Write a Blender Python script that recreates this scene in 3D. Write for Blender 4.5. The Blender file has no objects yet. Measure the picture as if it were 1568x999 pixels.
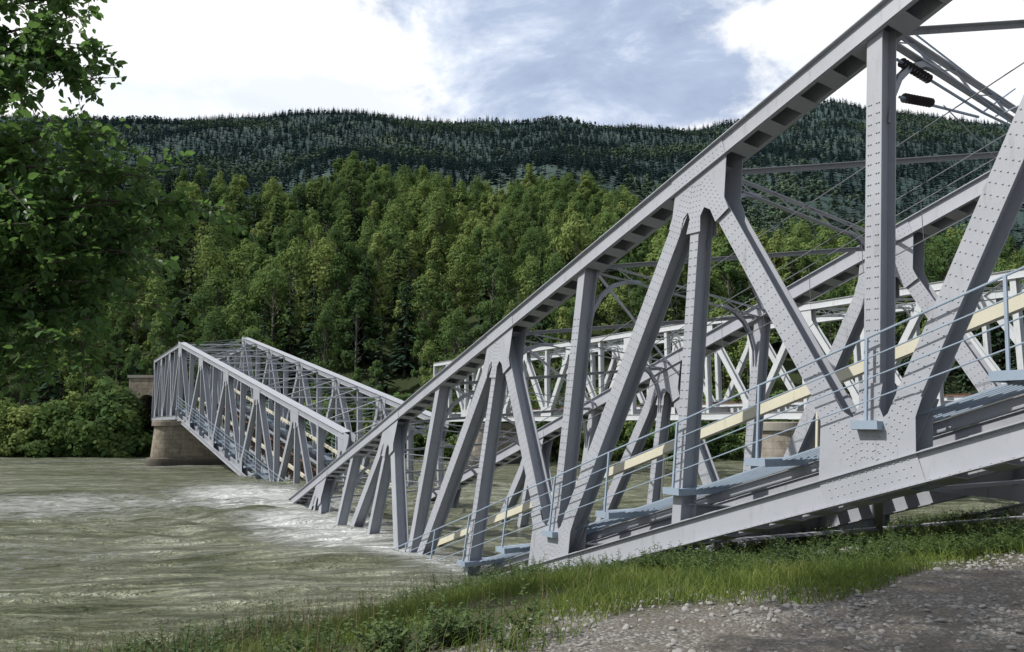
import bpy, math, random
import numpy as np
from mathutils import Vector, Matrix
random.seed(7)
RNG=np.random.default_rng(11)
scene=bpy.context.scene
CAMH=4.65
def V(*a): return Vector(a)

# ------------------------------------------------------------------ materials
def new_mat(name):
    m=bpy.data.materials.new(name); m.use_nodes=True
    nt=m.node_tree; nt.nodes.clear()
    out=nt.nodes.new('ShaderNodeOutputMaterial')
    return m,nt,out
def N(nt,t,**kw):
    n=nt.nodes.new(t)
    for k,v in kw.items(): setattr(n,k,v)
    return n
def ramp(nt,stops,fac):
    r=N(nt,'ShaderNodeValToRGB'); e=r.color_ramp.elements
    while len(e)<len(stops): e.new(0.5)
    for i,(p,c) in enumerate(stops):
        e[i].position=p; e[i].color=(c[0],c[1],c[2],1) if len(c)==3 else c
    nt.links.new(fac,r.inputs[0]); return r.outputs[0]
def noise(nt,scale,vec=None,detail=5,rough=.6,dist=0):
    n=N(nt,'ShaderNodeTexNoise'); n.inputs['Scale'].default_value=scale
    n.inputs['Detail'].default_value=detail; n.inputs['Roughness'].default_value=rough
    n.inputs['Distortion'].default_value=dist
    if vec: nt.links.new(vec,n.inputs['Vector'])
    return n.outputs['Fac']
def mapping(nt,src,scale=(1,1,1),rot=(0,0,0),loc=(0,0,0),typ='POINT'):
    m=N(nt,'ShaderNodeMapping'); m.vector_type=typ
    m.inputs['Scale'].default_value=scale; m.inputs['Rotation'].default_value=rot
    if typ!='VECTOR': m.inputs['Location'].default_value=loc
    nt.links.new(src,m.inputs['Vector']); return m.outputs[0]
def math_n(nt,op,a,b=None,clamp=False):
    m=N(nt,'ShaderNodeMath',operation=op); m.use_clamp=clamp
    for i,x in enumerate((a,b)):
        if x is None: continue
        if isinstance(x,(int,float)): m.inputs[i].default_value=x
        else: nt.links.new(x,m.inputs[i])
    return m.outputs[0]
def maprange(nt,v,a,b,c=0,d=1,smooth=True):
    m=N(nt,'ShaderNodeMapRange'); m.interpolation_type='SMOOTHSTEP' if smooth else 'LINEAR'
    for i,x in zip((1,2,3,4),(a,b,c,d)): m.inputs[i].default_value=x
    nt.links.new(v,m.inputs[0]); return m.outputs[0]
def mixc(nt,f,a,b):
    m=N(nt,'ShaderNodeMix',data_type='RGBA')
    if isinstance(f,(int,float)): m.inputs[0].default_value=f
    else: nt.links.new(f,m.inputs[0])
    for i,x in ((6,a),(7,b)):
        if isinstance(x,tuple): m.inputs[i].default_value=(*x[:3],1)
        else: nt.links.new(x,m.inputs[i])
    return m.outputs[2]
def bump(nt,h,strength,dist):
    b=N(nt,'ShaderNodeBump'); b.inputs['Strength'].default_value=strength; b.inputs['Distance'].default_value=dist
    nt.links.new(h,b.inputs['Height']); return b.outputs[0]
def principled(nt,out,col,rough=.6,normal=None,metal=0,spec=.5):
    p=N(nt,'ShaderNodeBsdfPrincipled')
    if isinstance(col,tuple): p.inputs['Base Color'].default_value=(*col,1)
    else: nt.links.new(col,p.inputs['Base Color'])
    if isinstance(rough,(int,float)): p.inputs['Roughness'].default_value=rough
    else: nt.links.new(rough,p.inputs['Roughness'])
    p.inputs['Metallic'].default_value=metal
    p.inputs['Specular IOR Level'].default_value=spec
    if normal: nt.links.new(normal,p.inputs['Normal'])
    nt.links.new(p.outputs[0],out.inputs[0]); return p
def coords(nt,which='Object'):
    return N(nt,'ShaderNodeTexCoord').outputs[which]

def steel_paint(name,base,dirt=(.14,.13,.11)):
    m,nt,out=new_mat(name); o=coords(nt)
    n1=noise(nt,.9,o,6,.65); n2=noise(nt,14,o,4,.6)
    st=noise(nt,1,mapping(nt,o,(6,6,.7)),5,.6)
    c=mixc(nt,n1,tuple(x*.86 for x in base),tuple(min(1,x*1.12) for x in base))
    c=mixc(nt,maprange(nt,st,.56,.80,0,.5),c,dirt)
    c=mixc(nt,maprange(nt,n2,.58,.8,0,.35),c,dirt)
    principled(nt,out,c,maprange(nt,n1,.3,.7,.36,.52),bump(nt,n2,.08,.01)); return m
M_STEEL=steel_paint('painted_steel',(.36,.375,.415))
M_STEEL2=steel_paint('painted_steel_pale',(.55,.57,.59))
M_GALV=steel_paint('galvanised_steel',(.30,.37,.46))
M_CREAM=steel_paint('cream_grp_duct',(.60,.57,.45),(.3,.27,.2))
def simple(name,col,rough=.7,scale=3,var=.3,bs=.2,bd=.02):
    m,nt,out=new_mat(name); o=coords(nt); n=noise(nt,scale,o,6,.65)
    c=mixc(nt,n,tuple(x*(1-var) for x in col),tuple(x*(1+var) for x in col))
    principled(nt,out,c,rough,bump(nt,n,bs,bd)); return m
M_TIMBER=simple('sleeper_timber',(.10,.075,.055),.85,8)
M_RAIL=simple('rusty_rail',(.16,.09,.06),.6,10)
M_INS=simple('insulator_brown',(.055,.045,.045),.25,3)
M_WIRE=simple('wire_steel',(.16,.17,.19),.5,3)
M_BARK=simple('tree_bark',(.09,.08,.06),.9,12,.5,.6,.02)
M_BIRCHBARK=simple('birch_bark',(.16,.15,.13),.85,5,.6)
def stone_mat(name,c1,c2,scale):
    m,nt,out=new_mat(name); o=coords(nt)
    br=N(nt,'ShaderNodeTexBrick'); br.inputs['Scale'].default_value=scale
    br.inputs['Mortar Size'].default_value=.012; br.inputs['Color1'].default_value=(*c1,1); br.inputs['Color2'].default_value=(*c2,1)
    br.inputs['Mortar'].default_value=(c1[0]*.5,c1[1]*.5,c1[2]*.5,1)
    br.inputs['Brick Width'].default_value=.9; br.inputs['Row Height'].default_value=.45
    sx=N(nt,'ShaderNodeSeparateXYZ'); nt.links.new(o,sx.inputs[0]); cb=N(nt,'ShaderNodeCombineXYZ')
    nt.links.new(math_n(nt,'ADD',sx.outputs[0],math_n(nt,'MULTIPLY',sx.outputs[1],.6)),cb.inputs[0]); nt.links.new(sx.outputs[2],cb.inputs[1])
    nt.links.new(cb.outputs[0],br.inputs['Vector'])
    n=noise(nt,1.3,o,7,.7); ns=noise(nt,1,mapping(nt,o,(2.5,2.5,.4)),6,.7)
    c=mixc(nt,maprange(nt,n,.35,.7,0,.7),br.outputs[0],(.12,.10,.07))
    c=mixc(nt,maprange(nt,ns,.5,.7,0,.5),c,(.07,.06,.05))
    wl=maprange(nt,math_n(nt,'ADD',sx.outputs[2],math_n(nt,'MULTIPLY',n,.8)),.6,1.9,.85,0)
    c=mixc(nt,wl,c,(.035,.034,.026))
    principled(nt,out,c,.9,bump(nt,math_n(nt,'ADD',n,math_n(nt,'MULTIPLY',br.outputs['Fac'],-.3)),.7,.08)); return m
M_PIER=stone_mat('pier_stone',(.34,.29,.22),(.27,.235,.185),.9)
M_PIER2=stone_mat('pier_granite',(.38,.34,.28),(.28,.255,.22),.9)
M_CONC=simple('weathered_concrete',(.26,.24,.21),.9,2)
M_STONE=simple('gravel_stone',(.29,.28,.265),.9,6,.4)
m,nt,out=new_mat('painted_arch_shade'); principled(nt,out,(.01,.01,.01),.95); M_DARK=m  # near-black colour standing in for the shade inside the arch

def leaf_mat(name,stops,transl=.3,nscale=.25,rough=.55,tcol=(.13,.17,.02),userand=True):
    m,nt,out=new_mat(name)
    geo=N(nt,'ShaderNodeNewGeometry')
    if userand:
        oi=N(nt,'ShaderNodeObjectInfo'); n=noise(nt,nscale,geo.outputs['Position'],1,.6)
        f=math_n(nt,'ADD',math_n(nt,'MULTIPLY',oi.outputs['Random'],.6),math_n(nt,'MULTIPLY',n,.4))
    else:
        n=noise(nt,nscale,geo.outputs['Position'],3,.6); n2=noise(nt,nscale*14,geo.outputs['Position'],1,.6)
        f=math_n(nt,'ADD',math_n(nt,'MULTIPLY',n,.6),math_n(nt,'MULTIPLY',n2,.4))
    c=ramp(nt,stops,f)
    if transl<=0:
        d=N(nt,'ShaderNodeBsdfDiffuse'); nt.links.new(c,d.inputs[0]); nt.links.new(d.outputs[0],out.inputs[0]); return m
    if userand and name!='weed_leaves':
        p=N(nt,'ShaderNodeBsdfDiffuse'); nt.links.new(c,p.inputs[0])
    else:
        p=N(nt,'ShaderNodeBsdfPrincipled'); nt.links.new(c,p.inputs['Base Color']); p.inputs['Roughness'].default_value=rough
        p.inputs['Specular IOR Level'].default_value=.25
    t=N(nt,'ShaderNodeBsdfTranslucent'); nt.links.new(mixc(nt,.5,c,tcol),t.inputs[0])
    mx=N(nt,'ShaderNodeMixShader'); mx.inputs[0].default_value=transl
    nt.links.new(p.outputs[0],mx.inputs[1]); nt.links.new(t.outputs[0],mx.inputs[2]); nt.links.new(mx.outputs[0],out.inputs[0])
    return m
M_BIRCH=leaf_mat('birch_foliage',[(.15,(.062,.108,.045)),(.42,(.105,.168,.062)),(.62,(.160,.225,.078)),(.82,(.225,.275,.095))],.32,.12,tcol=(.22,.30,.07))
M_SPRUCE=leaf_mat('spruce_foliage',[(.2,(.030,.056,.036)),(.8,(.060,.094,.052))],0)
M_FAR=leaf_mat('haze_tinted_spruce_foliage',[(.2,(.042,.072,.090)),(.5,(.055,.090,.100)),(.85,(.085,.125,.108))],0,.006)  # aerial haze put into the base colour: lighter and bluer
M_FARB=leaf_mat('haze_tinted_birch_foliage',[(.2,(.07,.11,.085)),(.85,(.12,.17,.105))],0,.01)  # far birches carry the haze tint in their colour too
M_NEARLEAF=leaf_mat('alder_foliage',[(.25,(.050,.100,.045)),(.5,(.085,.165,.060)),(.75,(.15,.24,.075))],.45,1.5,.4,(.18,.32,.06),False)
M_GRASS=leaf_mat('grass_blades',[(.30,(.07,.10,.032)),(.46,(.12,.18,.042)),(.56,(.20,.26,.06)),(.70,(.27,.26,.12))],.4,.6,userand=False)
M_WEED=leaf_mat('weed_leaves',[(.1,(.055,.095,.035)),(.8,(.13,.19,.065))],.3,2)
M_STRAW=leaf_mat('dry_grass_stems',[(.3,(.17,.15,.08)),(.7,(.26,.19,.12))],.2,3,userand=False)

# ------------------------------------------------------------------ mesh tools
def link(ob): scene.collection.objects.link(ob); return ob
def empty(name,loc=(0,0,0)):
    e=bpy.data.objects.new(name,None); e.location=loc; e.empty_display_size=.5; return link(e)
class MB:
    def __init__(s): s.v=[]; s.f=[]
    def add(s,vs,fs):
        b=len(s.v); s.v.extend([tuple(x) for x in vs]); s.f.extend([tuple(b+i for i in f) for f in fs])
    def prism(s,p0,p1,u,v,wu,wv,ou=0,ov=0):
        a=u*(wu/2); b=v*(wv/2); o=u*ou+v*ov
        q=[]
        for p in (p0,p1):
            q+= [p+o-a-b,p+o+a-b,p+o+a+b,p+o-a+b]
        s.add(q,[(0,1,5,4),(1,2,6,5),(2,3,7,6),(3,0,4,7),(3,2,1,0),(4,5,6,7)])
    def tube(s,p0,p1,r,n=6,r1=None):
        if r1 is None: r1=r
        d=(p1-p0).normalized(); u=d.orthogonal().normalized(); w=d.cross(u)
        q=[]
        for p,rr in ((p0,r),(p1,r1)):
            for i in range(n):
                t=2*math.pi*i/n; q.append(p+u*(rr*math.cos(t))+w*(rr*math.sin(t)))
        s.add(q,[(i,(i+1)%n,n+(i+1)%n,n+i) for i in range(n)]+[tuple(range(n))[::-1],tuple(range(n,2*n))])
    def obj(s,name,mat,parent=None,smooth=False):
        me=bpy.data.meshes.new(name); me.from_pydata(s.v,[],s.f); me.materials.append(mat)
        if smooth: me.polygons.foreach_set('use_smooth',[True]*len(me.polygons))
        me.update(); ob=bpy.data.objects.new(name,me); link(ob)
        if parent: ob.parent=parent
        return ob
def np_mesh(name,verts,faces,mats,matidx=None,do_link=True,smooth=False):
    me=bpy.data.meshes.new(name); verts=np.asarray(verts,dtype=np.float32); faces=np.asarray(faces,dtype=np.int32)
    k=faces.shape[1]; me.vertices.add(len(verts)); me.vertices.foreach_set('co',verts.ravel())
    me.loops.add(faces.size); me.loops.foreach_set('vertex_index',faces.ravel())
    me.polygons.add(len(faces)); me.polygons.foreach_set('loop_start',np.arange(0,faces.size,k,dtype=np.int32))
    for m_ in mats: me.materials.append(m_)
    if matidx is not None: me.polygons.foreach_set('material_index',np.asarray(matidx,dtype=np.int32))
    if smooth: me.polygons.foreach_set('use_smooth',np.ones(len(faces),dtype=bool))
    me.update(calc_edges=True); me.validate()
    ob=bpy.data.objects.new(name,me)
    if do_link: link(ob)
    return ob

# ------------------------------------------------------------------ bridge builder
def xframe(d,n):
    d=d.normalized(); n=(n-d*n.dot(d)).normalized(); s=d.cross(n).normalized(); return d,n,s
def hbeam(mb,p0,p1,n,fw,dep,th=.022):
    d,n,s=xframe(p1-p0,n)
    for sg in (-1,1): mb.prism(p0,p1,s,n,fw,th,0,sg*(dep/2-th/2))
    mb.prism(p0,p1,s,n,th,dep-2*th-.002)
def channel_chord(mb,p0,p1,n,up,dep=.46,half=.24,cover=True,detail=True):
    d=(p1-p0).normalized(); n=(n-d*n.dot(d)).normalized(); u=n.cross(d).normalized()
    if u.dot(up)<0: u=-u
    L=(p1-p0).length
    for sg in (-1,1):
        mb.prism(p0,p1,n,u,.02,dep,sg*half,0)
        mb.prism(p0,p1,n,u,.085,.018,sg*(half+.054),-dep/2+.012)
        if not cover: mb.prism(p0,p1,n,u,.085,.018,sg*(half+.054),dep/2-.012)
    if cover: mb.prism(p0,p1,n,u,2*half+.2,.022,0,dep/2+.012)
    if detail:
        k=int(L/.72)
        for i in range(k):
            a=p0+d*(L*(i+.28)/k); b=p0+d*(L*(i+.72)/k)
            mb.prism(a,b,n,u,2*half+.14,.012,0,-dep/2-.004)
            if not cover: mb.prism(a,b,n,u,2*half+.14,.012,0,dep/2+.004)
    else:
        mb.prism(p0,p1,n,u,2*half-.04,.015,0,-dep/2+.04)
def gusset_poly(dirs,sc=1.0):
    a=.85*sc; cd=.25; w=.44
    pts=[(-a,-cd),(-a,cd+.02)]
    rs=[1.55*sc if abs(d[0])>.1 else 1.35*sc for d in dirs]
    for i,(d,r) in enumerate(zip(dirs,rs)):
        px,py=-d[1],d[0]
        ww=w*.5
        if i==0: pts.append((d[0]*r*.8+px*ww*1.15,d[1]*r*.8+py*ww*1.15))
        pts.append((d[0]*r+px*ww,d[1]*r+py*ww)); pts.append((d[0]*r-px*ww,d[1]*r-py*ww))
        if i<len(dirs)-1:
            e=dirs[i+1]
            for k,rr in ((.72,1.2),(.5,1.04),(.28,1.2)):
                q=(d[0]*k+e[0]*(1-k),d[1]*k+e[1]*(1-k)); l=math.hypot(*q); pts.append((q[0]/l*rr*sc,q[1]/l*rr*sc))
        else:
            pts.append((d[0]*r*.8-px*ww*1.15,d[1]*r*.8-py*ww*1.15))
    pts+= [(a,cd+.02),(a,-cd)]
    return pts,rs
def rivet_mesh(name,pos,nor,mat,parent,r=.018):
    pos=np.array(pos); nor=np.array(nor); k=len(pos)
    ref=np.tile(np.array([0.13,0.21,.97]),(k,1)); u=np.cross(nor,ref); u/=np.linalg.norm(u,axis=1)[:,None]; w=np.cross(nor,u)
    vs=[];
    for rr,h in ((r,0),(r*.62,r*.62)):
        for i in range(6):
            t=i*math.pi/3; vs.append(pos+u*(rr*math.cos(t))+w*(rr*math.sin(t))+nor*h)
    vs.append(pos+nor*r*.75)
    vs=np.stack(vs,1).reshape(-1,3); base=(np.arange(k)*13)[:,None]
    F=[]
    for i in range(6):
        j=(i+1)%6
        F.append(np.concatenate([base+i,base+j,base+6+j,base+6+i],1)); 
        F.append(np.concatenate([base+6+i,base+6+j,base+12,base+12],1))
    quads=np.concatenate(F[0::2]); tris=np.concatenate(F[1::2])[:,:3]
    q2=np.concatenate([quads[:,[0,1,2]],quads[:,[0,2,3]],tris])
    ob=np_mesh(name,vs,q2,[mat]); ob.parent=parent; return ob

def build_span(name,nb,nt_,fb,ft,t0,t1,mat,detail=2,rivet_to=None,deck=True,walk=True,par=0):
    root=empty(name)
    chords=MB(); webs=MB(); plates=MB(); lat=MB(); floor=MB()
    rp=[];rn=[]
    acr=(fb(t0)-nb(t0)).normalized()
    for side,(B,T) in enumerate(((nb,nt_),(fb,ft))):
        for t in range(t0,t1):
            up=(T(t)-B(t)).normalized()
            channel_chord(chords,T(t),T(t+1),acr,up,cover=True,detail=detail>1)
            channel_chord(chords,B(t),B(t+1),acr,up,dep=.5,cover=False,detail=detail>1)
        for t in range(t0,t1+1):
            wv=.30 if (t+par)%2==0 else .26
            hbeam(webs,B(t),T(t),acr,wv,.452)
            if (t+par)%2:
                for k in (-1,1):
                    if t0<=t+k<=t1: hbeam(webs,T(t),B(t+k),acr,.40,.458)
            top=(t+par)%2==1
            P,Q=(T,B) if top else (B,T)
            dd=(P(min(t+1,t1))-P(max(t-1,t0))).normalized()
            vert=(Q(t)-P(t)).normalized()
            nrm=dd.cross(vert).normalized()
            if nrm.dot(acr)<0: nrm=-nrm
            vv=vert-dd*vert.dot(dd); vv.normalize()
            dirs=[]
            for k in (-1,0,1):
                if t0<=t+k<=t1:
                    e=(Q(t+k)-P(t)); e=Vector((e.dot(dd),e.dot(vv))).normalized(); dirs.append((e.x,e.y))
            pts,rs=gusset_poly(dirs,1.0 if top else 1.1)
            for sg in (-1,1):
                o=P(t)+nrm*(sg*.259)
                q=[o+dd*x+vv*y-nrm*.007 for x,y in pts]+[o+dd*x+vv*y+nrm*.007 for x,y in pts]
                n_=len(pts)
                plates.add(q,[tuple(range(n_))[::-1],tuple(range(n_,2*n_))]+[(i,(i+1)%n_,n_+(i+1)%n_,n_+i) for i in range(n_)])
            if rivet_to is not None and t<=rivet_to:
                o=P(t)-nrm*.267
                for (dx,dy),r in zip(dirs,rs):
                    k=.42
                    while k<r-.05:
                        for off in (-.15,-.05,.05,.15):
                            rp.append(o+dd*(dx*k-dy*off)+vv*(dy*k+dx*off)); rn.append(-nrm)
                        k+=.125
                for i in range(13):
                    for y in (-.19,-.07,.07,.19):
                        rp.append(o+dd*(-.78+i*.13)+vv*y); rn.append(-nrm)
        if rivet_to is not None:
            for t in range(t0,min(rivet_to,t1)):
                for P,dep in ((T,.46),(B,.5)):
                    d=P(t+1)-P(t); L=d.length; d=d/L
                    nn=(acr-d*acr.dot(d)).normalized(); u=nn.cross(d).normalized()
                    k=.9
                    while k<L-.9:
                        for y in (-dep/2+.05,dep/2-.05):
                            rp.append(P(t)+d*k+u*y-nn*.251); rn.append(-nn)
                        k+=.16
            for t in range(t0,min(rivet_to,t1)+1):
                ms=[(B(t),T(t),.30)]
                if (t+par)%2: ms+=[(T(t),B(t+k),.40) for k in (-1,1) if t0<=t+k<=t1]
                for a,b,fw in ms:
                    d,nn,s_=xframe(b-a,acr); L=(b-a).length; k=1.5
                    while k<L-1.4:
                        for y in (-fw/2+.05,-.055,.055,fw/2-.05):
                            rp.append(a+d*k+s_*y-nn*.231); rn.append(-nn)
                        k+=.19
    for t in range(t0,t1+1):
        a,b=nt_(t),ft(t); up=(nt_(t)-nb(t)).normalized(); d=(b-a).normalized(); s_=d.cross(up).normalized()
        for o in (.13,-.15): lat.prism(a+d*.26,b-d*.26,s_,up,.16,.03,0,o)
        K=9; L=(b-a).length-.6
        for i in range(K):
            p=a+d*(.3+L*i/K); q=a+d*(.3+L*(i+1)/K)
            o0,o1=((.12,-.14) if i%2 else (-.14,.12))
            lat.prism(p+up*o0,q+up*o1,s_,d,.05,.03)
        if t<t1:
            c,e=nt_(t+1),ft(t+1)
            for p,q,o in ((a,e,.05),(b,c,-.03)):
                dd=(q-p).normalized(); ss=dd.cross(up).normalized(); u2=ss.cross(dd)
                lat.prism(p+dd*.3,q-dd*.3,ss,up,.12,.014,0,o); lat.prism(p+dd*.3,q-dd*.3,ss,up,.014,.10,.055,o-.055)
        for P,Q,sg in ((nt_,nb,1),(ft,fb,-1)):
            u2=(Q(t)-P(t)).normalized(); pr=None
            for i in range(6):
                th=i/5*math.pi/2; R=1.7
                p=P(t)+u2*(R-R*math.sin(th)+.1)+d*sg*(R-R*math.cos(th)+.2)
                if pr is not None: hbeam(lat,pr,p,s_,.12,.12,.015)
                pr=p
    for t in range(t0,t1+1):
        a,b=nb(t),fb(t); up=(nt_(t)-nb(t)).normalized(); d=(b-a).normalized(); s_=d.cross(up).normalized()
        o=up*.35
        floor.prism(a+o,b+o,s_,up,.02,.72); 
        for y in (-.37,.37): floor.prism(a+o,b+o,s_,up,.28,.024,0,y)
        if t<t1:
            c,e=nb(t+1),fb(t+1)
            for p,q in ((a,e),(b,c)):
                dd=(q-p).normalized(); floor.prism(p,q,dd.cross(up).normalized(),up,.14,.06,0,-.16)
            for f in (.36,.64):
                p=a.lerp(b,f)+up*.55; q=c.lerp(e,f)+up*.55
                hbeam(floor,p,q,up,.24,.5,.02)
            for f in (.12,.24):
                for ff in (f,1-f):
                    p=a.lerp(b,ff)+up*.86; q=c.lerp(e,ff)+up*.86
                    hbeam(floor,p,q,up,.10,.2,.012)
    chords.obj('chords',mat,root); webs.obj('verticals_and_diagonals',mat,root); plates.obj('gusset_plates',mat,root)
    lat.obj('top_bracing',mat,root); floor.obj('floor_beams',mat,root)
    if deck:
        sl=MB(); rl=MB()
        for t in range(t0,t1):
            up=(nt_(t)-nb(t)).normalized()
            for i in range(8):
                f=i/8; a=nb(t).lerp(nb(t+1),f); b=fb(t).lerp(fb(t+1),f); d=(b-a).normalized(); s_=d.cross(up).normalized()
                sl.prism(a.lerp(b,.31),a.lerp(b,.69),s_,up,.24,.22,0,.93)
            for f in (.40,.60):
                p=nb(t).lerp(fb(t),f)+up*1.12; q=nb(t+1).lerp(fb(t+1),f)+up*1.12
                hbeam(rl,p,q,up,.09,.15,.03)
        sl.obj('sleepers',M_TIMBER,root); rl.obj('rails',M_RAIL,root)
    if walk:
        gal=MB(); rail=MB(); duct=MB()
        for side in (0,1):
            B,Fb=(nb,fb) if side==0 else (fb,nb)
            prev=None
            for i in range((t1-t0)*2+1):
                tt=t0+i/2; k=min(int(math.floor(tt)),t1-1); f=tt-k
                a=B(k).lerp(B(k+1),f); up=(nt_(k)-nb(k)).normalized(); d=(Fb(k)-B(k)).normalized(); s_=(B(k+1)-B(k)).normalized()
                h=Vector((0,0,1)); dh=Vector((d.x,d.y,0)).normalized(); sh=Vector((s_.x,s_.y,0)).normalized()
                c=a+up*1.0
                gal.prism(c-dh*.44,c+dh*1.25,sh,h,.46,.045,0,.04)
                gal.prism(c-dh*.45,c-dh*.42,sh,h,.48,.15,0,0)
                for e in (-.23,.23): gal.prism(c-dh*.42,c+dh*1.25,sh,h,.02,.13,e,-.02)
                post=c-dh*.38
                rail.prism(post,post+up*1.5,sh,dh,.045,.045)
                if prev:
                    for hh in (.40,.78,1.14,1.5): rail.tube(prev[0]+prev[1]*hh,post+up*hh,.013 if hh<1.5 else .02,6)
                    for w in np.linspace(.1,1.15,8): gal.prism(prev[2]+prev[3]*w,c+dh*w,dh,h,.035,.04,0,-.03)
                    dd=prev[3]*1.5
                    duct.prism(prev[2]+dd+up*1.55,c+dd+up*1.55,dh,up,.20,.24)
                    if i%2: duct.prism(c+dd*.98+up*.1,c+dd*.98+up*1.43,dh,sh,.05,.05)
                prev=(post,up,c,dh)
        gal.obj('walkway_brackets',M_GALV,root); rail.obj('handrail',M_GALV,root); duct.obj('cable_duct',M_CREAM,root)
    if rp: rivet_mesh('rivets',[tuple(x) for x in rp],[tuple(x) for x in rn],mat,root)
    return root

K=3.77
W=V(6.2,3.87,-.8)
def B1(t): return V(6.32-.68*K*t,13+K*t,CAMH-1.0-.382*K*t)
def T1(t): return V(6.93-.63*K*t,13+K*t,CAMH+7.35-.382*K*t)
near=build_span('collapsed_railway_bridge_span',B1,T1,lambda t:B1(t)+W,lambda t:T1(t)+W,-2,9,M_STEEL,2,3)
S2=V(27.3,-34.6,-10.1)/10
A2=V(6.1,3.8,1.0)
def B2(t): return V(-38.6,86.6,5.45)+S2*t
def T2(t): return V(-38.8,86.6,14.0)+S2*t
build_span('collapsed_railway_bridge_span',B2,T2,lambda t:B2(t)+A2,lambda t:T2(t)+A2,0,10,M_STEEL,1,None,True,True,1)
S3=V(-14,23,0)/6
def B3(t): return V(-39.3,87.6,5.5)+S3*t
def T3(t): return V(-39.3,87.6,14.0)+S3*t
A3=V(6.1,3.8,0)
build_span('railway_bridge_span',B3,T3,lambda t:B3(t)+A3,lambda t:T3(t)+A3,0,6,M_STEEL,1,None,True,False,1)
S4=V(-.62,1,0)*3.8
def B4(t): return V(27.3,39.5,5.3)+S4*t
def T4(t): return V(27.3,39.5,12.7)+S4*t
A4=V(5.1,3.2,0)
build_span('truss_road_bridge',B4,T4,lambda t:B4(t)+A4,lambda t:T4(t)+A4,-8,16,M_STEEL2,1,None,True,False,0)

# catenary cantilever on near span
ct=MB(); ins=MB(); wr=MB()
p=T1(0)+V(.35,.2,-.5); q=p+V(2.6,1.6,-.35); p2=T1(0)+V(.35,.2,-1.25); 
ct.tube(p,q,.03); ct.tube(p2,q+V(-.1,0,-.1),.03); ct.tube(q,q+V(1.3,.8,.9),.02); ct.tube(p2.lerp(q,.5),q+V(.3,.2,-.9),.012)
ct.tube(T1(0)+V(.4,.2,.3),q+V(1,.6,.4),.02); ct.tube(T1(0)+V(.5,.3,.0),q+V(1.4,.8,-.1),.02)
ct.tube(q,q+V(1.6,1.0,-.05),.03); ct.tube(q+V(.4,.2,0),T1(-1)+W*.55+V(0,0,-1.2),.016)
for a,b in ((p,q),(p2,q)):
    for i in range(10):
        c=a.lerp(b,.06+.032*i); d=(b-a).normalized(); ins.tube(c-d*.012,c+d*.012,.095,10,.05)
for fr,zz in ((.5,-1.5),(.5,-2.4),(.3,-.9),(.62,-.6)):
    wr.tube(T1(-2)+W*fr+V(0,0,zz),T1(6)+W*fr+V(0,0,zz+.1),.014)
wr.tube(T1(-2)+W*.5+V(0,0,-1.5),T1(0)+W*.5+V(.5,.3,-2.5),.012)
for t in range(-1,3):
    for i in range(3): a=T1(t+i/3)+W*.5; wr.tube(a+V(0,0,-1.5),a+V(0,0,-2.35),.008,4)
e=empty('catenary_cantilever'); ct.obj('arm',M_GALV,e); ins.obj('insulators',M_INS,e); wr.obj('wires',M_WIRE,e)

# piers
def pier(name,c,ax,hl,ht,z0,z1,mat,capmat):
    root=empty(name); ax=Vector(ax).normalized(); tr=V(-ax.y,ax.x,0)
    def ring(z,s):
        pts=[]
        for i in range(40):
            a=2*math.pi*i/40; cx,cy=math.cos(a),math.sin(a)
            L=(hl-ht)*(1 if cx>0 else -1)
            pts.append(V(c[0],c[1],z)+ax*(L+cx*ht)*s+tr*(cy*ht)*s)
        return pts
    mb=MB(); zs=[z0,z0+.01,.9,.95,z1-.6]; ss=[1.14,1.14,1.12,1.04,.98]
    q=[]; 
    for z,s in zip(zs,ss): q+=ring(z,s)
    fs=[(k*40+i,k*40+(i+1)%40,(k+1)*40+(i+1)%40,(k+1)*40+i) for k in range(len(zs)-1) for i in range(40)]+[tuple(range(160,200))]
    mb.add(q,fs); mb.obj('shaft',mat,root)
    mb=MB(); q=ring(z1-.6,1.05)+ring(z1-.08,1.05)+ring(z1,1.02)
    mb.add(q,[(k*40+i,k*40+(i+1)%40,(k+1)*40+(i+1)%40,(k+1)*40+i) for k in range(2) for i in range(40)]+[tuple(range(40))[::-1],tuple(range(80,120))]); mb.obj('cap',capmat,root)
pier('stone_bridge_pier',(-37.2,87.6),(.85,.53,0),4.4,1.7,-4,5.1,M_PIER,M_PIER)
pier('stone_bridge_pier',(21.2,54.2),(.85,.53,0),3.9,1.6,-4,4.85,M_PIER2,M_CONC)
pier('stone_bridge_pier',(-1.5,91.0),(.85,.53,0),3.9,1.6,-4,4.85,M_PIER2,M_CONC)

def arch_wall(name,x0,x1,y,z0,z1,cx,w,zs,depth,mat):
    root=empty(name); mb=MB(); n=14
    arc=[(cx-w/2,z0)]+[(cx-w/2*math.cos(math.pi*i/n),zs+w/2*math.sin(math.pi*i/n)) for i in range(n+1)]+[(cx+w/2,z0)]
    poly=[(x0,z0)]+arc+[(x1,z0),(x1,z1),(x0,z1)]
    k=len(poly); q=[V(a,y,b) for a,b in poly]+[V(a,y+depth,b) for a,b in poly]
    mb.add(q,[tuple(range(k)),tuple(range(k,2*k))[::-1]]+[(i,(i+1)%k,k+(i+1)%k,k+i) for i in range(k)]); mb.obj('masonry',mat,root)
    mb=MB(); mb.prism(V(x0-.2,y+depth/2,z1+.2),V(x1+.2,y+depth/2,z1+.2),V(0,1,0),V(0,0,1),depth+.3,.4); mb.obj('coping',M_CONC,root)
    mb=MB(); mb.prism(V(cx,y+depth-.5,z0+.05),V(cx,y+depth-.5,zs+w/2),V(1,0,0),V(0,1,0),w+.4,.3); mb.obj('arch_shade_panel',M_DARK,root)  # black panel closing the arch, painted as its unlit depth
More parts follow.
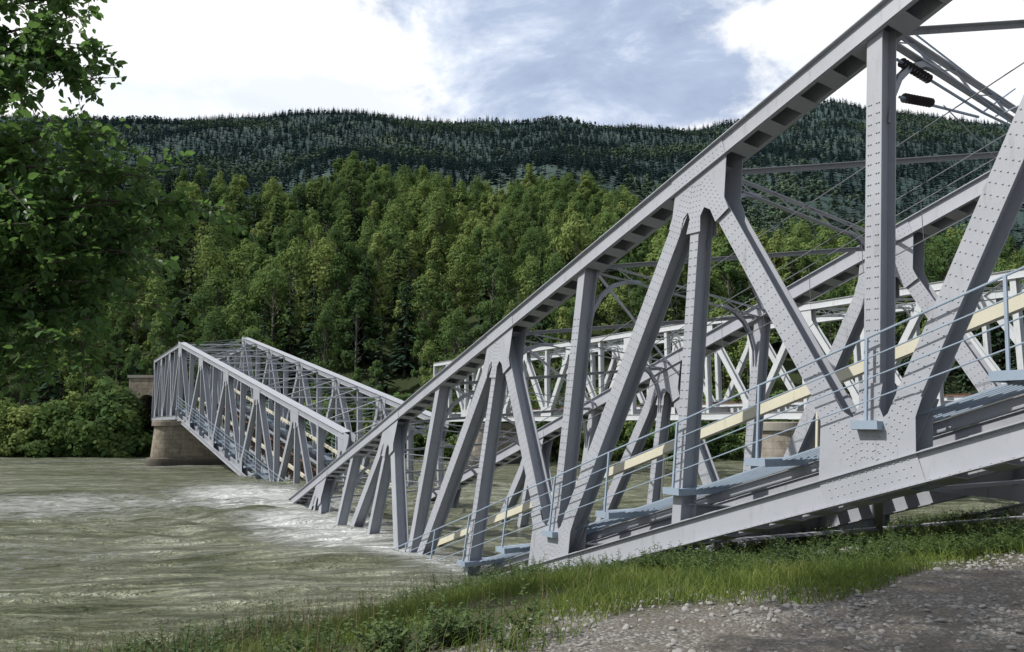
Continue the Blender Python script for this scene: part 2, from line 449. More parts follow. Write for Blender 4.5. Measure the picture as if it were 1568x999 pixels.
arch_wall('stone_arch_abutment',-57.2,-52.6,110.6,1,11.6,-54.4,2.6,7.8,5,M_PIER)
ab=empty('stone_bridge_abutment'); mb=MB()
c0=B1(-2.3)+W*.5; mb.prism(V(c0.x,c0.y,0),V(c0.x,c0.y,c0.z-.35),V(.85,.53,0),V(-.53,.85,0),10,2.4); mb.obj('masonry_block',M_PIER2,ab)
mb=MB(); mb.prism(V(c0.x,c0.y,c0.z-.35),V(c0.x,c0.y,c0.z-.1),V(.85,.53,0),V(-.53,.85,0),10.3,2.7); mb.obj('bearing_shelf',M_CONC,ab)

# ------------------------------------------------------------------ terrain
def vn(x,y,f,seed=0):
    r=np.zeros_like(x,dtype=float)
    rg=np.random.default_rng(seed)
    for i in range(7):
        a=rg.uniform(0,6.28); g=f*rg.uniform(.6,2.2); r+=np.sin((x*math.cos(a)+y*math.sin(a))*g+rg.uniform(0,6.28))/ (g/f)
    return r/4
def shore_s(x,y):
    t=np.clip((1-x)/5,0,1); return -((x+.4)*-.53+(y-21.9)*.85)-1.7*t*t*(3-2*t)
def bank_z(x,y):
    s=shore_s(x,y)+.35*vn(x,y,.5,3)
    z=np.interp(s,[-80,-8,0,2,5,9.6,13,14.5,16,19,60,400],[-4,-2,-.03,.5,1.3,2.3,2.85,3.02,3.0,3.05,3.4,9])
    return z+.04*vn(x,y,2.3,5)*np.clip(s,0,1)+.015*vn(x,y,9,6)*np.clip(s,0,1)
def grid(xs,ys,fn):
    X,Y=np.meshgrid(xs,ys); Z=fn(X,Y); v=np.stack([X,Y,Z],-1).reshape(-1,3)
    nx=len(xs); i=np.arange(len(ys)-1)[:,None]*nx+np.arange(nx-1)[None,:]; i=i.ravel()
    return v,np.stack([i,i+1,i+nx+1,i+nx],1)
xs=np.concatenate([np.linspace(-500,-14,50),np.arange(-13.8,22,.16),np.linspace(22.5,500,50)])
ys=np.concatenate([np.linspace(-500,2,50),np.arange(2.2,30,.16),np.linspace(30.5,104,40)])
v,f=grid(xs,ys,bank_z)
m,nt,out=new_mat('riverbank_soil_and_gravel'); o=coords(nt)
sx=N(nt,'ShaderNodeSeparateXYZ'); nt.links.new(o,sx.inputs[0])
s_=math_n(nt,'SUBTRACT',math_n(nt,'MULTIPLY',math_n(nt,'ADD',sx.outputs[0],.4),.53),math_n(nt,'MULTIPLY',math_n(nt,'SUBTRACT',sx.outputs[1],21.9),.85))
nb_=noise(nt,.7,o,4,.6); s_=math_n(nt,'ADD',s_,math_n(nt,'MULTIPLY',math_n(nt,'SUBTRACT',nb_,.5),3.0))
s_=math_n(nt,'SUBTRACT',s_,maprange(nt,sx.outputs[0],.5,3.5,0,1.0))
g1=noise(nt,22,o,8,.75); g2=noise(nt,2.0,o,5,.6)
vo=N(nt,'ShaderNodeTexVoronoi'); vo.inputs['Scale'].default_value=28; nt.links.new(o,vo.inputs['Vector'])
vc=N(nt,'ShaderNodeSeparateColor'); nt.links.new(vo.outputs['Color'],vc.inputs[0])
grav=ramp(nt,[(.1,(.14,.13,.12)),(.5,(.24,.225,.21)),(.9,(.40,.38,.36))],vc.outputs[0])
grav=mixc(nt,maprange(nt,vo.outputs['Distance'],.3,.75,0,.8),grav,(.12,.11,.095))
grav=mixc(nt,maprange(nt,g2,.36,.62,0,.8),grav,(.15,.13,.105))
soil=ramp(nt,[(.3,(.04,.042,.018)),(.7,(.085,.085,.04))],g1)
mud=mixc(nt,g1,(.05,.045,.03),(.10,.09,.06))
c=mixc(nt,maprange(nt,s_,.2,1.0),mud,soil); c=mixc(nt,maprange(nt,s_,12.4,13.4),c,grav)
h=math_n(nt,'ADD',math_n(nt,'MULTIPLY',vo.outputs['Distance'],-1),g1)
principled(nt,out,c,.92,bump(nt,h,.9,.03)); M_BANK=m
np_mesh('riverbank_ground',v,f,[M_BANK],smooth=True)

ta=np.array([-2.5,-.69,-.43,-.34,-.233,-.15,-.074,.058,.19,.32,.456,.69,2.5])
mid=np.array([.33,.34,.345,.32,.374,.35,.325,.357,.325,.295,.28,.25,.22])
far=np.array([.43,.437,.437,.443,.4466,.438,.435,.434,.420,.432,.461,.43,.40])
def soff(x):
    t=np.clip((np.asarray(x,dtype=float)+22)/16,0,1); return 12*t*t*(3-2*t)
def mtn_z(x,y0):
    y=y0+soff(x)*np.clip((200-y0)/80,0,1)
    a=x/np.maximum(y0,1); M=np.interp(a,ta,mid)*255-11; R=np.interp(a,ta,far)*1000-4
    zm=1.6+(M-1.6)*np.clip((y-113)/(255-113),0,1)**.9
    z=np.where(y<113,np.interp(y,[96,106,109,113],[-4,-1.5,0.05,1.6]),zm)
    t2=np.clip((y-255)/(1000-255),0,1); zf=M+(R-M)*(t2**1.08)-16*np.sin(np.clip((y-255)/140,0,1)*math.pi)
    z=np.where(y>255,zf,z); z=np.where(y>1000,R-(y-1000)*.15,z)
    amp=np.clip((y-120)/70,0,1)
    return z+amp*(5.5*vn(x,y*.5,.05,8)+2*vn(x,y,.1,18))+np.clip((y-300)/500,0,1)*np.clip((1000-y)/300,0,1)*16*vn(x,y,.008,9)+np.clip((y-800)/200,0,1)*2.5*vn(x,y*0,.02,10)
xs=np.linspace(-1500,1500,260); xs=np.sign(xs)*(np.abs(xs)/1500)**1.4*1500
ys=np.concatenate([np.linspace(86,116,22),np.linspace(120,300,60),np.linspace(310,1100,90),np.linspace(1150,2500,10)])
v,f=grid(xs,ys,mtn_z)
m,nt,out=new_mat('forest_floor'); o=coords(nt); n1=noise(nt,.01,o,6,.65); n2=noise(nt,.3,o,4,.7)
sx=N(nt,'ShaderNodeSeparateXYZ'); nt.links.new(o,sx.inputs[0])
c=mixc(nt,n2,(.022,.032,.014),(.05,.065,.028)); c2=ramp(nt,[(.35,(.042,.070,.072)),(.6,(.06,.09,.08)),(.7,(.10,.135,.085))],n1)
principled(nt,out,mixc(nt,maprange(nt,sx.outputs[1],280,400),c,c2),.95,bump(nt,n2,.5,1.0),spec=.1)  # distance haze painted in: ground turns bluish farther up the slope
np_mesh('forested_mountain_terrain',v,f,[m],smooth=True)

# ------------------------------------------------------------------ water
m,nt,out=new_mat('silty_river_water'); o=coords(nt)
mp=mapping(nt,o,(1,1,1),(0,0,-.12))
w1=noise(nt,1,mapping(nt,mp,(.07,.42,1)),5,.62,.9); w2=noise(nt,1,mapping(nt,mp,(.45,1.7,1)),5,.68,.9); w3=noise(nt,1,mapping(nt,mp,(3.5,8,1)),3,.6)
h=math_n(nt,'ADD',math_n(nt,'MULTIPLY',w1,1.8),math_n(nt,'ADD',math_n(nt,'MULTIPLY',w2,1.5),math_n(nt,'MULTIPLY',w3,.18)))
col=ramp(nt,[(.36,(.10,.115,.062)),(.45,(.21,.225,.14)),(.54,(.34,.355,.25)),(.64,(.56,.575,.47))],math_n(nt,'ADD',math_n(nt,'MULTIPLY',w1,.5),math_n(nt,'MULTIPLY',w2,.5)))  # light and dark of the chop put into the colour by wave height
def blob(cx,cy,rot,sx_,sy_,lo,hi):
    mm=mapping(nt,o,(sx_,sy_,1),(0,0,rot),(cx,cy,0),'TEXTURE'); l=N(nt,'ShaderNodeVectorMath',operation='LENGTH'); nt.links.new(mm,l.inputs[0])
    return maprange(nt,l.outputs['Value'],0.1,1,hi,lo)
fm=math_n(nt,'MAXIMUM',blob(-16.5,49,-.97+math.pi,24,10,0,1.0),blob(-9,35,-.95+math.pi,16,6,0,1.05))
fm=math_n(nt,'MAXIMUM',fm,blob(-3.9,28,-.95+math.pi,10,3.2,0,.9))
fm=math_n(nt,'MAXIMUM',fm,blob(-30,44,.15,38,17,0,.72))
fm=math_n(nt,'MAXIMUM',fm,blob(-22,27,.15,30,10,0,.50))
fm=math_n(nt,'MAXIMUM',fm,blob(-38,85,.2,16,6,0,.70))
fm=math_n(nt,'MAXIMUM',fm,blob(-60,95,.1,50,10,0,.56))
fn=noise(nt,1,mapping(nt,mp,(.6,2.6,1)),7,.8,1.6)
foam=maprange(nt,math_n(nt,'ADD',math_n(nt,'MULTIPLY',fm,.5),fn),.70,.94)
col=mixc(nt,foam,col,(.82,.84,.80))
p=principled(nt,out,col,maprange(nt,foam,0,1,.14,.7),bump(nt,math_n(nt,'ADD',h,math_n(nt,'MULTIPLY',foam,.5)),1.0,1.0)); p.inputs['IOR'].default_value=1.33
xs=np.concatenate([np.linspace(-1500,-80,30),np.arange(-78,60,.42),np.linspace(62,1500,30)]); ys=np.concatenate([np.linspace(-600,5,12),np.arange(6,112,.28)])
def wz(x,y):
    fo=np.exp(-(((x+15)/13)**2+((y-45)/17)**2))
    return (.095*vn(x*.5+y*.3,y*1.5,.8,21)+.06*vn(x*.7,y*1.8,2.0,22))*(1+2.8*fo)
v,f=grid(xs,ys,wz); np_mesh('river_water',v,f,[m],smooth=True)

# ------------------------------------------------------------------ trees
def quads_from(c,u,w):
    n=len(c); v=np.stack([c-u,c-w,c+u,c+w],1).reshape(-1,3); f=np.arange(n*4).reshape(n,4); return v,f
def rand_dirs(n,rg):
    d=rg.normal(size=(n,3)); return d/np.linalg.norm(d,axis=1)[:,None]
def tube_np(p0,p1,r0,r1,k=7):
    mb=MB(); mb.tube(Vector(p0),Vector(p1),r0,k,r1); q=[f_ for f_ in mb.f if len(f_)==4]; return np.array(mb.v),np.array(q)[:k]
def assemble(name,parts,mats,do_link=False):
    vs=[];fs=[];mi=[];b=0
    for v_,f_,k in parts:
        vs.append(v_); fs.append(f_+b); mi+= [k]*len(f_); b+=len(v_)
    return np_mesh(name,np.concatenate(vs),np.concatenate(fs),mats,mi,do_link)
def decid(name,seed,H,R,nl,leaf,mats,base=.22,do_link=False,clumps=30,zp=.75):
    rg=np.random.default_rng(seed); parts=[]
    v_,f_=tube_np((0,0,-.5),(rg.normal()*.2,rg.normal()*.2,H*.9),H*.012+.03,.02); parts.append((v_,f_,1))
    cs=[];
    for i in range(clumps):
        z=base+(1-base)*rg.random()**.9; prof=math.sin(math.pi*min(1,max(.02,((z-base)/(1-base))**zp*.93+.07)))**.75
        a=rg.uniform(0,6.28); rr=R*prof*rg.uniform(.4,.95)
        c=np.array([rr*math.cos(a),rr*math.sin(a),z*H]); cs.append((c,R*rg.uniform(.24,.42)))
        z0=max(.1,z-.18)*H; v_,f_=tube_np((0,0,z0),c,H*.003+.012,.01,4); parts.append((v_,f_,1))
    ci=rg.integers(0,clumps,nl); C=np.array([c for c,_ in cs])[ci]; S=np.array([s for _,s in cs])[ci]
    d=rand_dirs(nl,rg); rad=rg.random(nl)**.4; P=C+d*(S*rad)[:,None]*np.array([1,1,.9]); P[:,2]-=rg.random(nl)**3*.5*R*.3
    rad2=P*np.array([1,1,0]); rad2/=np.linalg.norm(rad2,axis=1)[:,None]+.01
    nrm=d*.8+rad2*.45+rand_dirs(nl,rg)*.5+np.array([0,0,.3]); nrm/=np.linalg.norm(nrm,axis=1)[:,None]
    u=np.cross(nrm,rand_dirs(nl,rg)); u/=np.linalg.norm(u,axis=1)[:,None]; w=np.cross(nrm,u)
    s=leaf*rg.uniform(.6,1.3,nl)
    v_,f_=quads_from(P,u*s[:,None],w*(s*.65)[:,None]); parts.append((v_,f_,0))
    return assemble(name,parts,mats,do_link)
def spruce(name,seed,H,R,layers,per,seg,mats,lowpoly=False):
    rg=np.random.default_rng(seed); parts=[]; v_,f_=tube_np((0,0,-.5),(0,0,H*.97),H*.012+.03,.01,5); parts.append((v_,f_,1))
    V_=[]
    for l in range(layers):
        z=H*(.08+.92*(l/(layers-1))**.95); r=R*(1-(z/H))**.85*rg.uniform(.8,1.1)+.12
        for k in range(per):
            a=rg.uniform(0,6.28); rr=r*rg.uniform(.7,1.15); dx,dy=math.cos(a),math.sin(a)
            droop=rr*rg.uniform(.25,.55); wdt=rr*rg.uniform(.28,.45)
            for j in range(seg):
                f0,f1=j/seg,(j+1.15)/seg
                def pt(f_,sd,wd): return (dx*rr*f_-dy*sd*wd,dy*rr*f_+dx*sd*wd,z-droop*f_**1.3+rg.normal()*.04*rr)
                w0=wdt*(1-f0)**.6*rg.uniform(.5,1.1); w1=wdt*(1-min(1,f1))**.6*rg.uniform(.2,.6)
                V_+= [pt(f0,-1,w0),pt(f0,1,w0),pt(f1,1,w1),pt(f1,-1,w1)]
    v_=np.array(V_); parts.append((v_,np.arange(len(v_)).reshape(-1,4),0))
    return assemble(name,parts,mats)
def scatter(name,pts,scl,rotz,idx,objs,tilt=None):
    col=bpy.data.collections.new(name+'_models')
    for o_ in objs: col.objects.link(o_)
    me=bpy.data.meshes.new(name); me.vertices.add(len(pts)); me.vertices.foreach_set('co',np.asarray(pts,dtype=np.float32).ravel())
    a=me.attributes.new('scl','FLOAT_VECTOR','POINT'); a.data.foreach_set('vector',np.asarray(scl,dtype=np.float32).ravel())
    r=np.zeros((len(pts),3),dtype=np.float32); r[:,2]=rotz
    if tilt is not None: r[:,:2]=tilt
    a=me.attributes.new('rot','FLOAT_VECTOR','POINT'); a.data.foreach_set('vector',r.ravel())
    a=me.attributes.new('idx','INT','POINT'); a.data.foreach_set('value',np.asarray(idx,dtype=np.int32))
    ob=bpy.data.objects.new(name,me); link(ob)
    ng=bpy.data.node_groups.new(name,'GeometryNodeTree')
    ng.interface.new_socket('Geometry',in_out='INPUT',socket_type='NodeSocketGeometry'); ng.interface.new_socket('Geometry',in_out='OUTPUT',socket_type='NodeSocketGeometry')
    gi=ng.nodes.new('NodeGroupInput'); go=ng.nodes.new('NodeGroupOutput'); ip=ng.nodes.new('GeometryNodeInstanceOnPoints')
    ci=ng.nodes.new('GeometryNodeCollectionInfo'); ci.inputs['Collection'].default_value=col; ci.inputs['Separate Children'].default_value=True; ci.inputs['Reset Children'].default_value=True
    def na(n_,t_):
        x=ng.nodes.new('GeometryNodeInputNamedAttribute'); x.data_type=t_; x.inputs[0].default_value=n_
        return [s for s in x.outputs if s.name=='Attribute' and s.enabled][0]
    ng.links.new(gi.outputs[0],ip.inputs['Points']); ng.links.new(ci.outputs[0],ip.inputs['Instance']); ip.inputs['Pick Instance'].default_value=True
    ng.links.new(na('idx','INT'),ip.inputs['Instance Index']); ng.links.new(na('rot','FLOAT_VECTOR'),ip.inputs['Rotation']); ng.links.new(na('scl','FLOAT_VECTOR'),ip.inputs['Scale'])
    ng.links.new(ip.outputs[0],go.inputs[0]); md=ob.modifiers.new('scatter','NODES'); md.node_group=ng
    return ob
def jitter(y0,y1,sp,amax,grow=0):
    P=[]; y=y0
    while y<y1:
        s=sp*(1+grow*(y-y0)); n=int(2*amax*y/s)
        x=np.linspace(-amax*y,amax*y,n)+RNG.uniform(-.5,.5,n)*s; yy=y+RNG.uniform(-.5,.5,n)*s
        P.append(np.stack([x,yy],1)); y+=s
    return np.concatenate(P)
bir=[decid('birch_model_%d'%i,20+i,15,[3.6,3.0,4.2,2.8][i],2600,.27,[M_BIRCH,M_BIRCHBARK],.10,clumps=[30,34,38,26][i],zp=[.75,.6,.8,.55][i]) for i in range(4)]
spr=[spruce('spruce_model_%d'%i,40+i,18,[2.9,2.4,3.2][i],20,9,3,[M_SPRUCE,M_BARK]) for i in range(3)]
P=jitter(103,285,6.2,.78)
keep=~((P[:,0]>-58.5)&(P[:,0]<-44)&(P[:,1]<117.5))&(P[:,1]+soff(P[:,0])>115); P=P[keep]
z=mtn_z(P[:,0],P[:,1])
sel=vn(P[:,0],P[:,1],.035,31)+RNG.normal(size=len(P))*.35-.25*np.clip((P[:,1]-230)/40,0,1)
isb=sel>-.2
n=len(P); idx=np.where(isb,RNG.integers(0,4,n),RNG.integers(4,7,n))
big=vn(P[:,0],P[:,1],.06,35)
sc=np.where(isb,RNG.uniform(.7,1.15,n)+.25*np.clip(big,-1,1)+.35*RNG.random(n)**3,RNG.uniform(.6,1.25,n)); S=np.stack([sc*RNG.uniform(.85,1.25,n)]*2+[sc],1)
S[P[:,1]<125]*=.85
scatter('forest_trees',np.column_stack([P,z-.2]),S,RNG.uniform(0,6.28,n),idx,bir+spr,RNG.normal(size=(n,2))*.03)
bsh=[decid('shore_bush_model_%d'%i,60+i,5,2.3,1300,.2,[M_BIRCH,M_BARK],.03,clumps=22) for i in range(3)]
n=400; x=RNG.uniform(-100,110,n); y=109.2+RNG.random(n)*5-soff(x); k=~((x>-55.6)&(x<-50)); x=x[k]; y=y[k]
x=np.concatenate([x,[-57.5,-58.5,-56.4,-57,-59,-60,-55.9]]); y=np.concatenate([y,[109.6,109.4,109.5,110,110,109.8,109.2]]); n=len(x)
sc=RNG.uniform(.35,1.5,n); sc[-7:]=[1.7,1.9,1.4,1.8,2.0,2.1,.8]
scatter('shore_bushes',np.column_stack([x,y,mtn_z(x,y)-.3]),np.stack([sc*1.2,sc*1.2,sc],1),RNG.uniform(0,6.28,n),RNG.integers(0,3,n),bsh)
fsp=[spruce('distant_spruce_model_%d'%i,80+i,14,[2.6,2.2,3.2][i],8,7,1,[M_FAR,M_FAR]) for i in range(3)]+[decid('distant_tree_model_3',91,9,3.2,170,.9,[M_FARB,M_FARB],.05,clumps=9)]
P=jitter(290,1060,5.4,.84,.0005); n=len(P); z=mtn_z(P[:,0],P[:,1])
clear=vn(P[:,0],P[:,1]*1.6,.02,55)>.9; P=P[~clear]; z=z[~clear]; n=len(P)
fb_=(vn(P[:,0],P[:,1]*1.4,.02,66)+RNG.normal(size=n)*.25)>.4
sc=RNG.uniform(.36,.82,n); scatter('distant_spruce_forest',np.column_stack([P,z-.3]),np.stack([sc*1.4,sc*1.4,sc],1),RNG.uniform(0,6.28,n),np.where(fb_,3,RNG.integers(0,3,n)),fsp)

# foreground tree (left)
tips=[(-5.0,8,9.35),(-5.15,7.9,8.95),(-4.75,8.2,8.6),(-5.5,8,8.4),(-4.6,8,7.9),(-5.7,7.8,7.9),(-4.0,8,7.4),(-3.6,8.1,7.15),(-3.1,8.1,6.98),(-3.95,8,6.5),
(-4.2,8,6.2),(-4.45,8,5.85),(-4.8,7.8,6.45),(-5.3,7.6,7.15),(-5.2,8,6.2),(-5.1,8.2,7.6),(-4.6,8,6.95),(-5.5,8,5.85),(-5.9,8,9.6),(-5.6,8.2,10.2),(-6.2,7.6,6.8),(-6.0,8.4,7.4),(-6.1,8.0,6.2),(-5.7,8.2,9.0),(-5.0,8.3,9.8),(-4.9,8.1,9.0),(-4.4,8.1,7.6),(-3.8,8.2,6.9),(-4.3,8.2,6.6),
(-5.0,8.6,7.2),(-4.3,8.6,7.0),(-5.0,7.4,6.7),(-5.5,8.6,6.6),(-5.6,8.3,8.0),(-5.3,8.4,7.0),(-4.6,8.3,6.4),(-5.2,7.9,7.0),(-9,11,9),(-8,8.5,11.5),(-7.5,10.5,8),(-4.9,8.5,5.9),(-5.6,7.7,5.4),(-4.7,8.0,5.55),(-5.3,8.2,5.3),(-4.0,8.3,6.0)]
rg=np.random.default_rng(5); parts=[]; trunk=np.array([-8.3,8.8,1.2]); ttop=np.array([-8.0,8.6,11.0])
v_,f_=tube_np(trunk,ttop,.24,.06,10); parts.append((v_,f_,1))
LP=[];LD=[]
for tp in tips:
    tp=np.array(tp,float); z0=max(3.0,tp[2]-rg.uniform(.3,1.6)); f_=(z0-1.2)/9.8; st=trunk+(ttop-trunk)*min(f_,.97)
    pts=[st]
    for k in range(1,6):
        t=k/5; p=st+(tp-st)*t; p[2]+=math.sin(t*math.pi)*.35; p+=rg.normal(size=3)*.06*(k<5); pts.append(p)
    for k in range(5):
        a_,b_=tube_np(pts[k],pts[k+1],.04*(1-k/5.5),.04*(1-(k+1)/5.5),5); parts.append((a_,b_,1))
    sparse=.3 if tp[0]>-3.3 else 1
    for k in range(int(20*sparse)+4):
        t=rg.uniform(.5,1.0); i=min(4,int(t*5)); base=pts[i]+(pts[i+1]-pts[i])*(t*5-i)
        d=rg.normal(size=3)*[1,1,.5]; d/=np.linalg.norm(d); L=rg.uniform(.2,.7)*(.4 if sparse<1 else 1); e_=base+d*L+np.array([0,0,-.2*L])
        a_,b_=tube_np(base,e_,.006,.003,4); parts.append((a_,b_,1))
        nl=rg.integers(13,22); tt=rg.random(nl)**.8
        q=base+(e_-base)*tt[:,None]+rg.normal(size=(nl,3))*.05; LP.append(q); LD.append(np.tile(d,(nl,1)))
LP=np.concatenate(LP); LD=np.concatenate(LD); nl=len(LP)
dr=LD*.6+rand_dirs(nl,rg)*.7+np.array([0,0,-.25]); dr/=np.linalg.norm(dr,axis=1)[:,None]
nr=rand_dirs(nl,rg)*.6+np.array([-.3,-.1,.9]); wd=np.cross(dr,nr); wd/=np.linalg.norm(wd,axis=1)[:,None]; nr=np.cross(wd,dr)
L=rg.uniform(.06,.14,nl)[:,None]; Wd=L*.34
b0=LP; tip=LP+dr*L-nr*L*.12
v6=np.stack([b0,b0+dr*L*.3+wd*Wd+nr*L*.08,b0+dr*L*.72+wd*Wd*.75+nr*L*.05,tip,b0+dr*L*.72-wd*Wd*.75+nr*L*.05,b0+dr*L*.3-wd*Wd+nr*L*.08],1).reshape(-1,3)
bb=(np.arange(nl)*6)[:,None]; f6=np.concatenate([bb+np.array([0,1,2,3]),bb+np.array([0,3,4,5])])
parts.append((v6,f6,0)); assemble('alder_tree',parts,[M_NEARLEAF,M_BARK],True)
# second bank-side tree whose crown reaches over the path
tb=decid('birch_tree',99,14.5,3.6,10000,.11,[M_BIRCH,M_BIRCHBARK],.58,True,clumps=44); tb.location=(-3.4,3.4,3.0)

# ------------------------------------------------------------------ grass, weeds, gravel
def blades(name,x,y,h,wid,mat,lean=.35,rg=RNG):
    n=len(x); z=bank_z(x,y)-.02; b=np.stack([x,y,z],1); a=rg.uniform(0,6.28,n); sd=np.stack([np.cos(a),np.sin(a),0*a],1); a2=rg.uniform(0,6.28,n)
    ln=np.stack([np.cos(a2),np.sin(a2),0*a2],1)*(h*lean*rg.random(n))[:,None]; up=np.array([0,0,1.])
    m1=b+ln*.3+up*(h*.55)[:,None]; tp=b+ln+up*h[:,None]; w=sd*wid[:,None]
    v_=np.stack([b-w,b+w,m1+w*.7,m1-w*.7,tp+w*.08,tp-w*.08],1).reshape(-1,3); bb=(np.arange(n)*6)[:,None]
    f_=np.concatenate([bb+np.array([0,1,2,3]),bb+np.array([3,2,4,5])]); return np_mesh(name,v_,f_,[mat])
def pts_in(n,s0,s1,x0,x1,y0,y1,rg=RNG):
    x=rg.uniform(x0,x1,n); y=rg.uniform(y0,y1,n); t=np.clip((x-.5)/3,0,1); s=shore_s(x,y)+.8*vn(x,y,1.1,77)-1.0*t*t*(3-2*t); k=(s>s0)&(s<s1); return x[k],y[k]
x,y=pts_in(190000,.2,12.9,-13,16,3.5,30)
x2,y2=pts_in(100000,8,13.1,-7,9,4.2,12); x=np.concatenate([x,x2]); y=np.concatenate([y,y2])
pn=vn(x,y,1.3,90)+.6*vn(x,y,4,91); k=RNG.random(len(x))<np.clip(.62+.7*pn,.08,1); x,y,pn=x[k],y[k],pn[k]
h=np.clip(.08+.07*pn+RNG.random(len(x))**2*.18,.03,.45); blades('bank_grass',x,y,h,RNG.uniform(.003,.007,len(x)),M_GRASS,1.3)
x,y=pts_in(3200,7,13.3,-8,1.2,5,13); k=RNG.random(len(x))<np.clip(.8-.25*(x+3),.1,1); x,y=x[k],y[k]
blades('dry_tall_grass',x,y,RNG.uniform(.3,.8,len(x)),RNG.uniform(.002,.004,len(x)),M_STRAW,.5)
def weed(name,seed,H,nl):
    rg=np.random.default_rng(seed); parts=[]
    for j in range(5):
        e_=(rg.normal()*.16,rg.normal()*.16,H*rg.uniform(.6,1)); a_,b_=tube_np((0,0,0),e_,.006,.003,4); parts.append((a_,b_,1))
        n=nl//5; t=rg.uniform(.12,1,n)[:,None]; c=np.array(e_)*t; a=rg.uniform(0,6.28,n); dr=np.stack([np.cos(a),np.sin(a),rg.uniform(-.2,.6,n)],1)
        Ls=(rg.uniform(.06,.13,n)*(1.2-.6*t[:,0]))[:,None]; wd=np.cross(dr,[0,0,1.]); wd/=np.linalg.norm(wd,axis=1)[:,None]
        v_=np.stack([c,c+dr*Ls*.5+wd*Ls*.3,c+dr*Ls-[0,0,.02],c+dr*Ls*.5-wd*Ls*.3],1).reshape(-1,3); parts.append((v_,np.arange(4*n).reshape(n,4),0))
    return assemble(name,parts,[M_WEED,M_WEED])
ws=[weed('weed_model_%d'%i,200+i,[.45,.6,.35][i],110) for i in range(3)]
x,y=pts_in(5500,1.0,12.7,-8,14,6,26); k=vn(x,y,.9,120)>-.05; x,y=x[k],y[k]; n=len(x); sc=RNG.uniform(.3,.95,n)
scatter('bank_weeds',np.column_stack([x,y,bank_z(x,y)-.02]),np.stack([sc]*3,1),RNG.uniform(0,6.28,n),RNG.integers(0,3,n),ws)
def rock(name,seed,mat=None):
    import bmesh
    bm=bmesh.new(); bmesh.ops.create_icosphere(bm,subdivisions=2,radius=.5); rg=np.random.default_rng(seed); ax=rg.uniform(.6,1.2,3); ax[2]*=.65
    pl=rand_dirs(7,rg)
    for v_ in bm.verts:
        p=np.array(v_.co); 
        for d in pl:
            k=p@d-.36
            if k>0: p=p-d*k*.85
        p=p*ax+rg.normal(size=3)*.012; v_.co=p
    me=bpy.data.meshes.new(name); bm.to_mesh(me); bm.free(); me.materials.append(M_STONE); return bpy.data.objects.new(name,me)
rk=[rock('stone_model_%d'%i,300+i) for i in range(5)]
x,y=pts_in(32000,12.2,60,-3,12,1.5,13); pn=vn(x,y,2.5,131); k=RNG.random(len(x))<np.clip(.55+.6*pn,.1,1); x,y=x[k],y[k]; n=len(x); sc=.012+.06*RNG.random(n)**3.5+.01*RNG.random(n)
scatter('gravel_stones',np.column_stack([x,y,bank_z(x,y)+sc*.1]),np.stack([sc*RNG.uniform(.8,1.5,n),sc,sc],1),RNG.uniform(0,6.28,n),RNG.integers(0,5,n),rk,RNG.normal(size=(n,2))*.3)
rk2=[rock('boulder_model_%d'%i,320+i) for i in range(3)]
x,y=pts_in(900,-.6,.9,-14,25,12,40); n=len(x); sc=RNG.uniform(.1,.45,n)
x=np.concatenate([x,[5.2,5.9,6.6,4.6,7.3,8.0]]); y=np.concatenate([y,[12.6,13.2,12.9,13.6,13.4,12.4]]); sc=np.concatenate([sc,[.5,.7,.45,.35,.6,.5]]); n=len(x)
scatter('shore_rocks',np.column_stack([x,y,bank_z(x,y)]),np.stack([sc]*3,1),RNG.uniform(0,6.28,n),RNG.integers(0,3,n),rk2)

# ------------------------------------------------------------------ sky, sun, camera
SUN_EL=math.radians(47); SUN=Vector((-.97*math.cos(SUN_EL),-.24*math.cos(SUN_EL),math.sin(SUN_EL)))
w=bpy.data.worlds.new('World'); scene.world=w; w.use_nodes=True; nt=w.node_tree; nt.nodes.clear()
out=N(nt,'ShaderNodeOutputWorld'); bg=N(nt,'ShaderNodeBackground'); bg.inputs[1].default_value=.12
sky=N(nt,'ShaderNodeTexSky',sky_type='NISHITA'); sky.sun_disc=False; sky.sun_elevation=SUN_EL; sky.sun_rotation=math.atan2(SUN.x,SUN.y)
g=coords(nt,'Generated'); sx=N(nt,'ShaderNodeSeparateXYZ'); nt.links.new(g,sx.inputs[0])
cn=noise(nt,1,mapping(nt,g,(5,5,9),loc=(.3,0,.2)),6,.62,.3); cn2=noise(nt,1,mapping(nt,g,(7,7,12),loc=(3,1,2)),6,.62,.2)
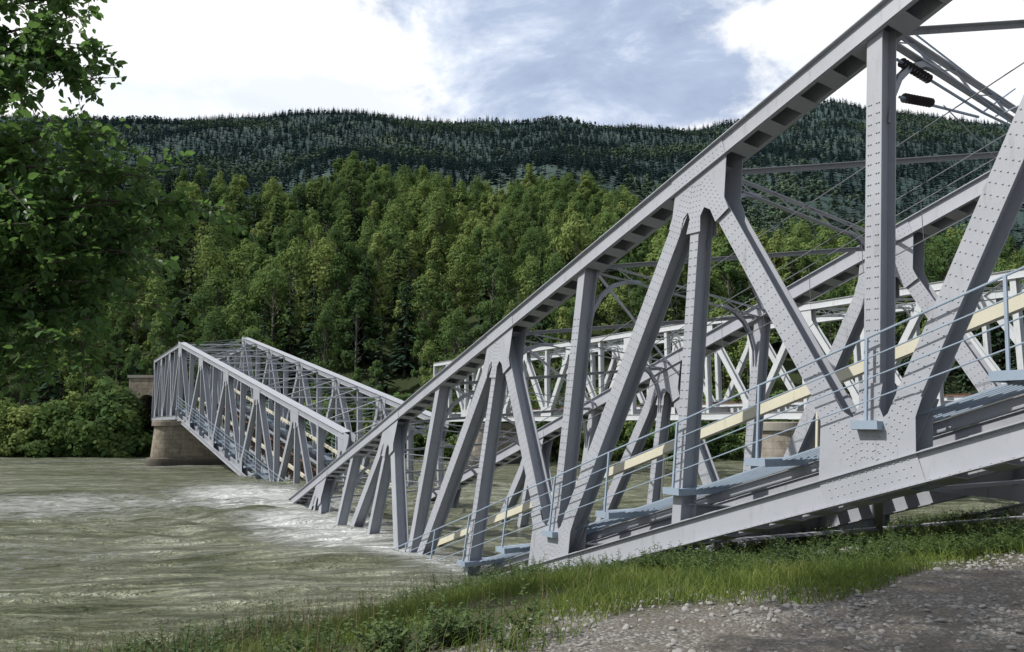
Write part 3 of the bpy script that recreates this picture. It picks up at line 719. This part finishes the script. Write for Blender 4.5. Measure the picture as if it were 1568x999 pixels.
def sblob(c,s,rot=0):
    mm=mapping(nt,g,s,(0,rot,0),c,'TEXTURE'); l=N(nt,'ShaderNodeVectorMath',operation='LENGTH'); nt.links.new(mm,l.inputs[0]); return l.outputs['Value']
d1=sblob((.06,.86,.53),(.22,1.0,.14)); d2=sblob((.14,.90,.43),(.18,1,.07))
dm=math_n(nt,'MINIMUM',d1,d2)
mask=maprange(nt,math_n(nt,'ADD',dm,math_n(nt,'MULTIPLY',math_n(nt,'SUBTRACT',cn2,.5),2.0)),.76,1.18,1,0)
grey=ramp(nt,[(.34,(3.1,3.8,5.3)),(.50,(4.1,4.9,6.5)),(.60,(6.0,6.7,8.0)),(.68,(8.6,8.9,9.2))],cn)
front=maprange(nt,sx.outputs[1],-.2,.7,5.2,9.3)
wc=N(nt,'ShaderNodeVectorMath',operation='SCALE'); 
d3=sblob((-.27,.87,.40),(.16,1,.03)); thin=maprange(nt,math_n(nt,'ADD',d3,math_n(nt,'MULTIPLY',math_n(nt,'SUBTRACT',cn2,.5),2.5)),.5,1.3,.45,0)
tint=mixc(nt,maprange(nt,cn,.35,.55,0,1),(.88,.93,1.0),(1,1,1)); tint=mixc(nt,thin,tint,(.60,.70,.84)); nt.links.new(tint,wc.inputs[0]); nt.links.new(front,wc.inputs['Scale'])
cov=maprange(nt,math_n(nt,'ADD',cn,maprange(nt,sx.outputs[1],0,.6,0,.6)),.42,.6)
c=mixc(nt,cov,sky.outputs[0],wc.outputs[0]); c=mixc(nt,mask,c,grey)
nt.links.new(c,bg.inputs[0]); nt.links.new(bg.outputs[0],out.inputs[0])
sl=bpy.data.lights.new('sun','SUN'); sl.energy=4.2; sl.angle=math.radians(.8); sl.color=(1,.97,.91)
so=bpy.data.objects.new('sun',sl); link(so); so.rotation_euler=(-SUN).to_track_quat('-Z','Y').to_euler()
cam=bpy.data.cameras.new('camera'); co=bpy.data.objects.new('camera',cam); link(co)
cam.lens=26; cam.sensor_width=36; cam.clip_end=5000; cam.clip_start=.1
co.location=(0,0,CAMH); co.rotation_euler=(math.radians(97.6),0,0); scene.camera=co
scene.view_settings.view_transform='Standard'; scene.view_settings.look='None'; scene.view_settings.exposure=0
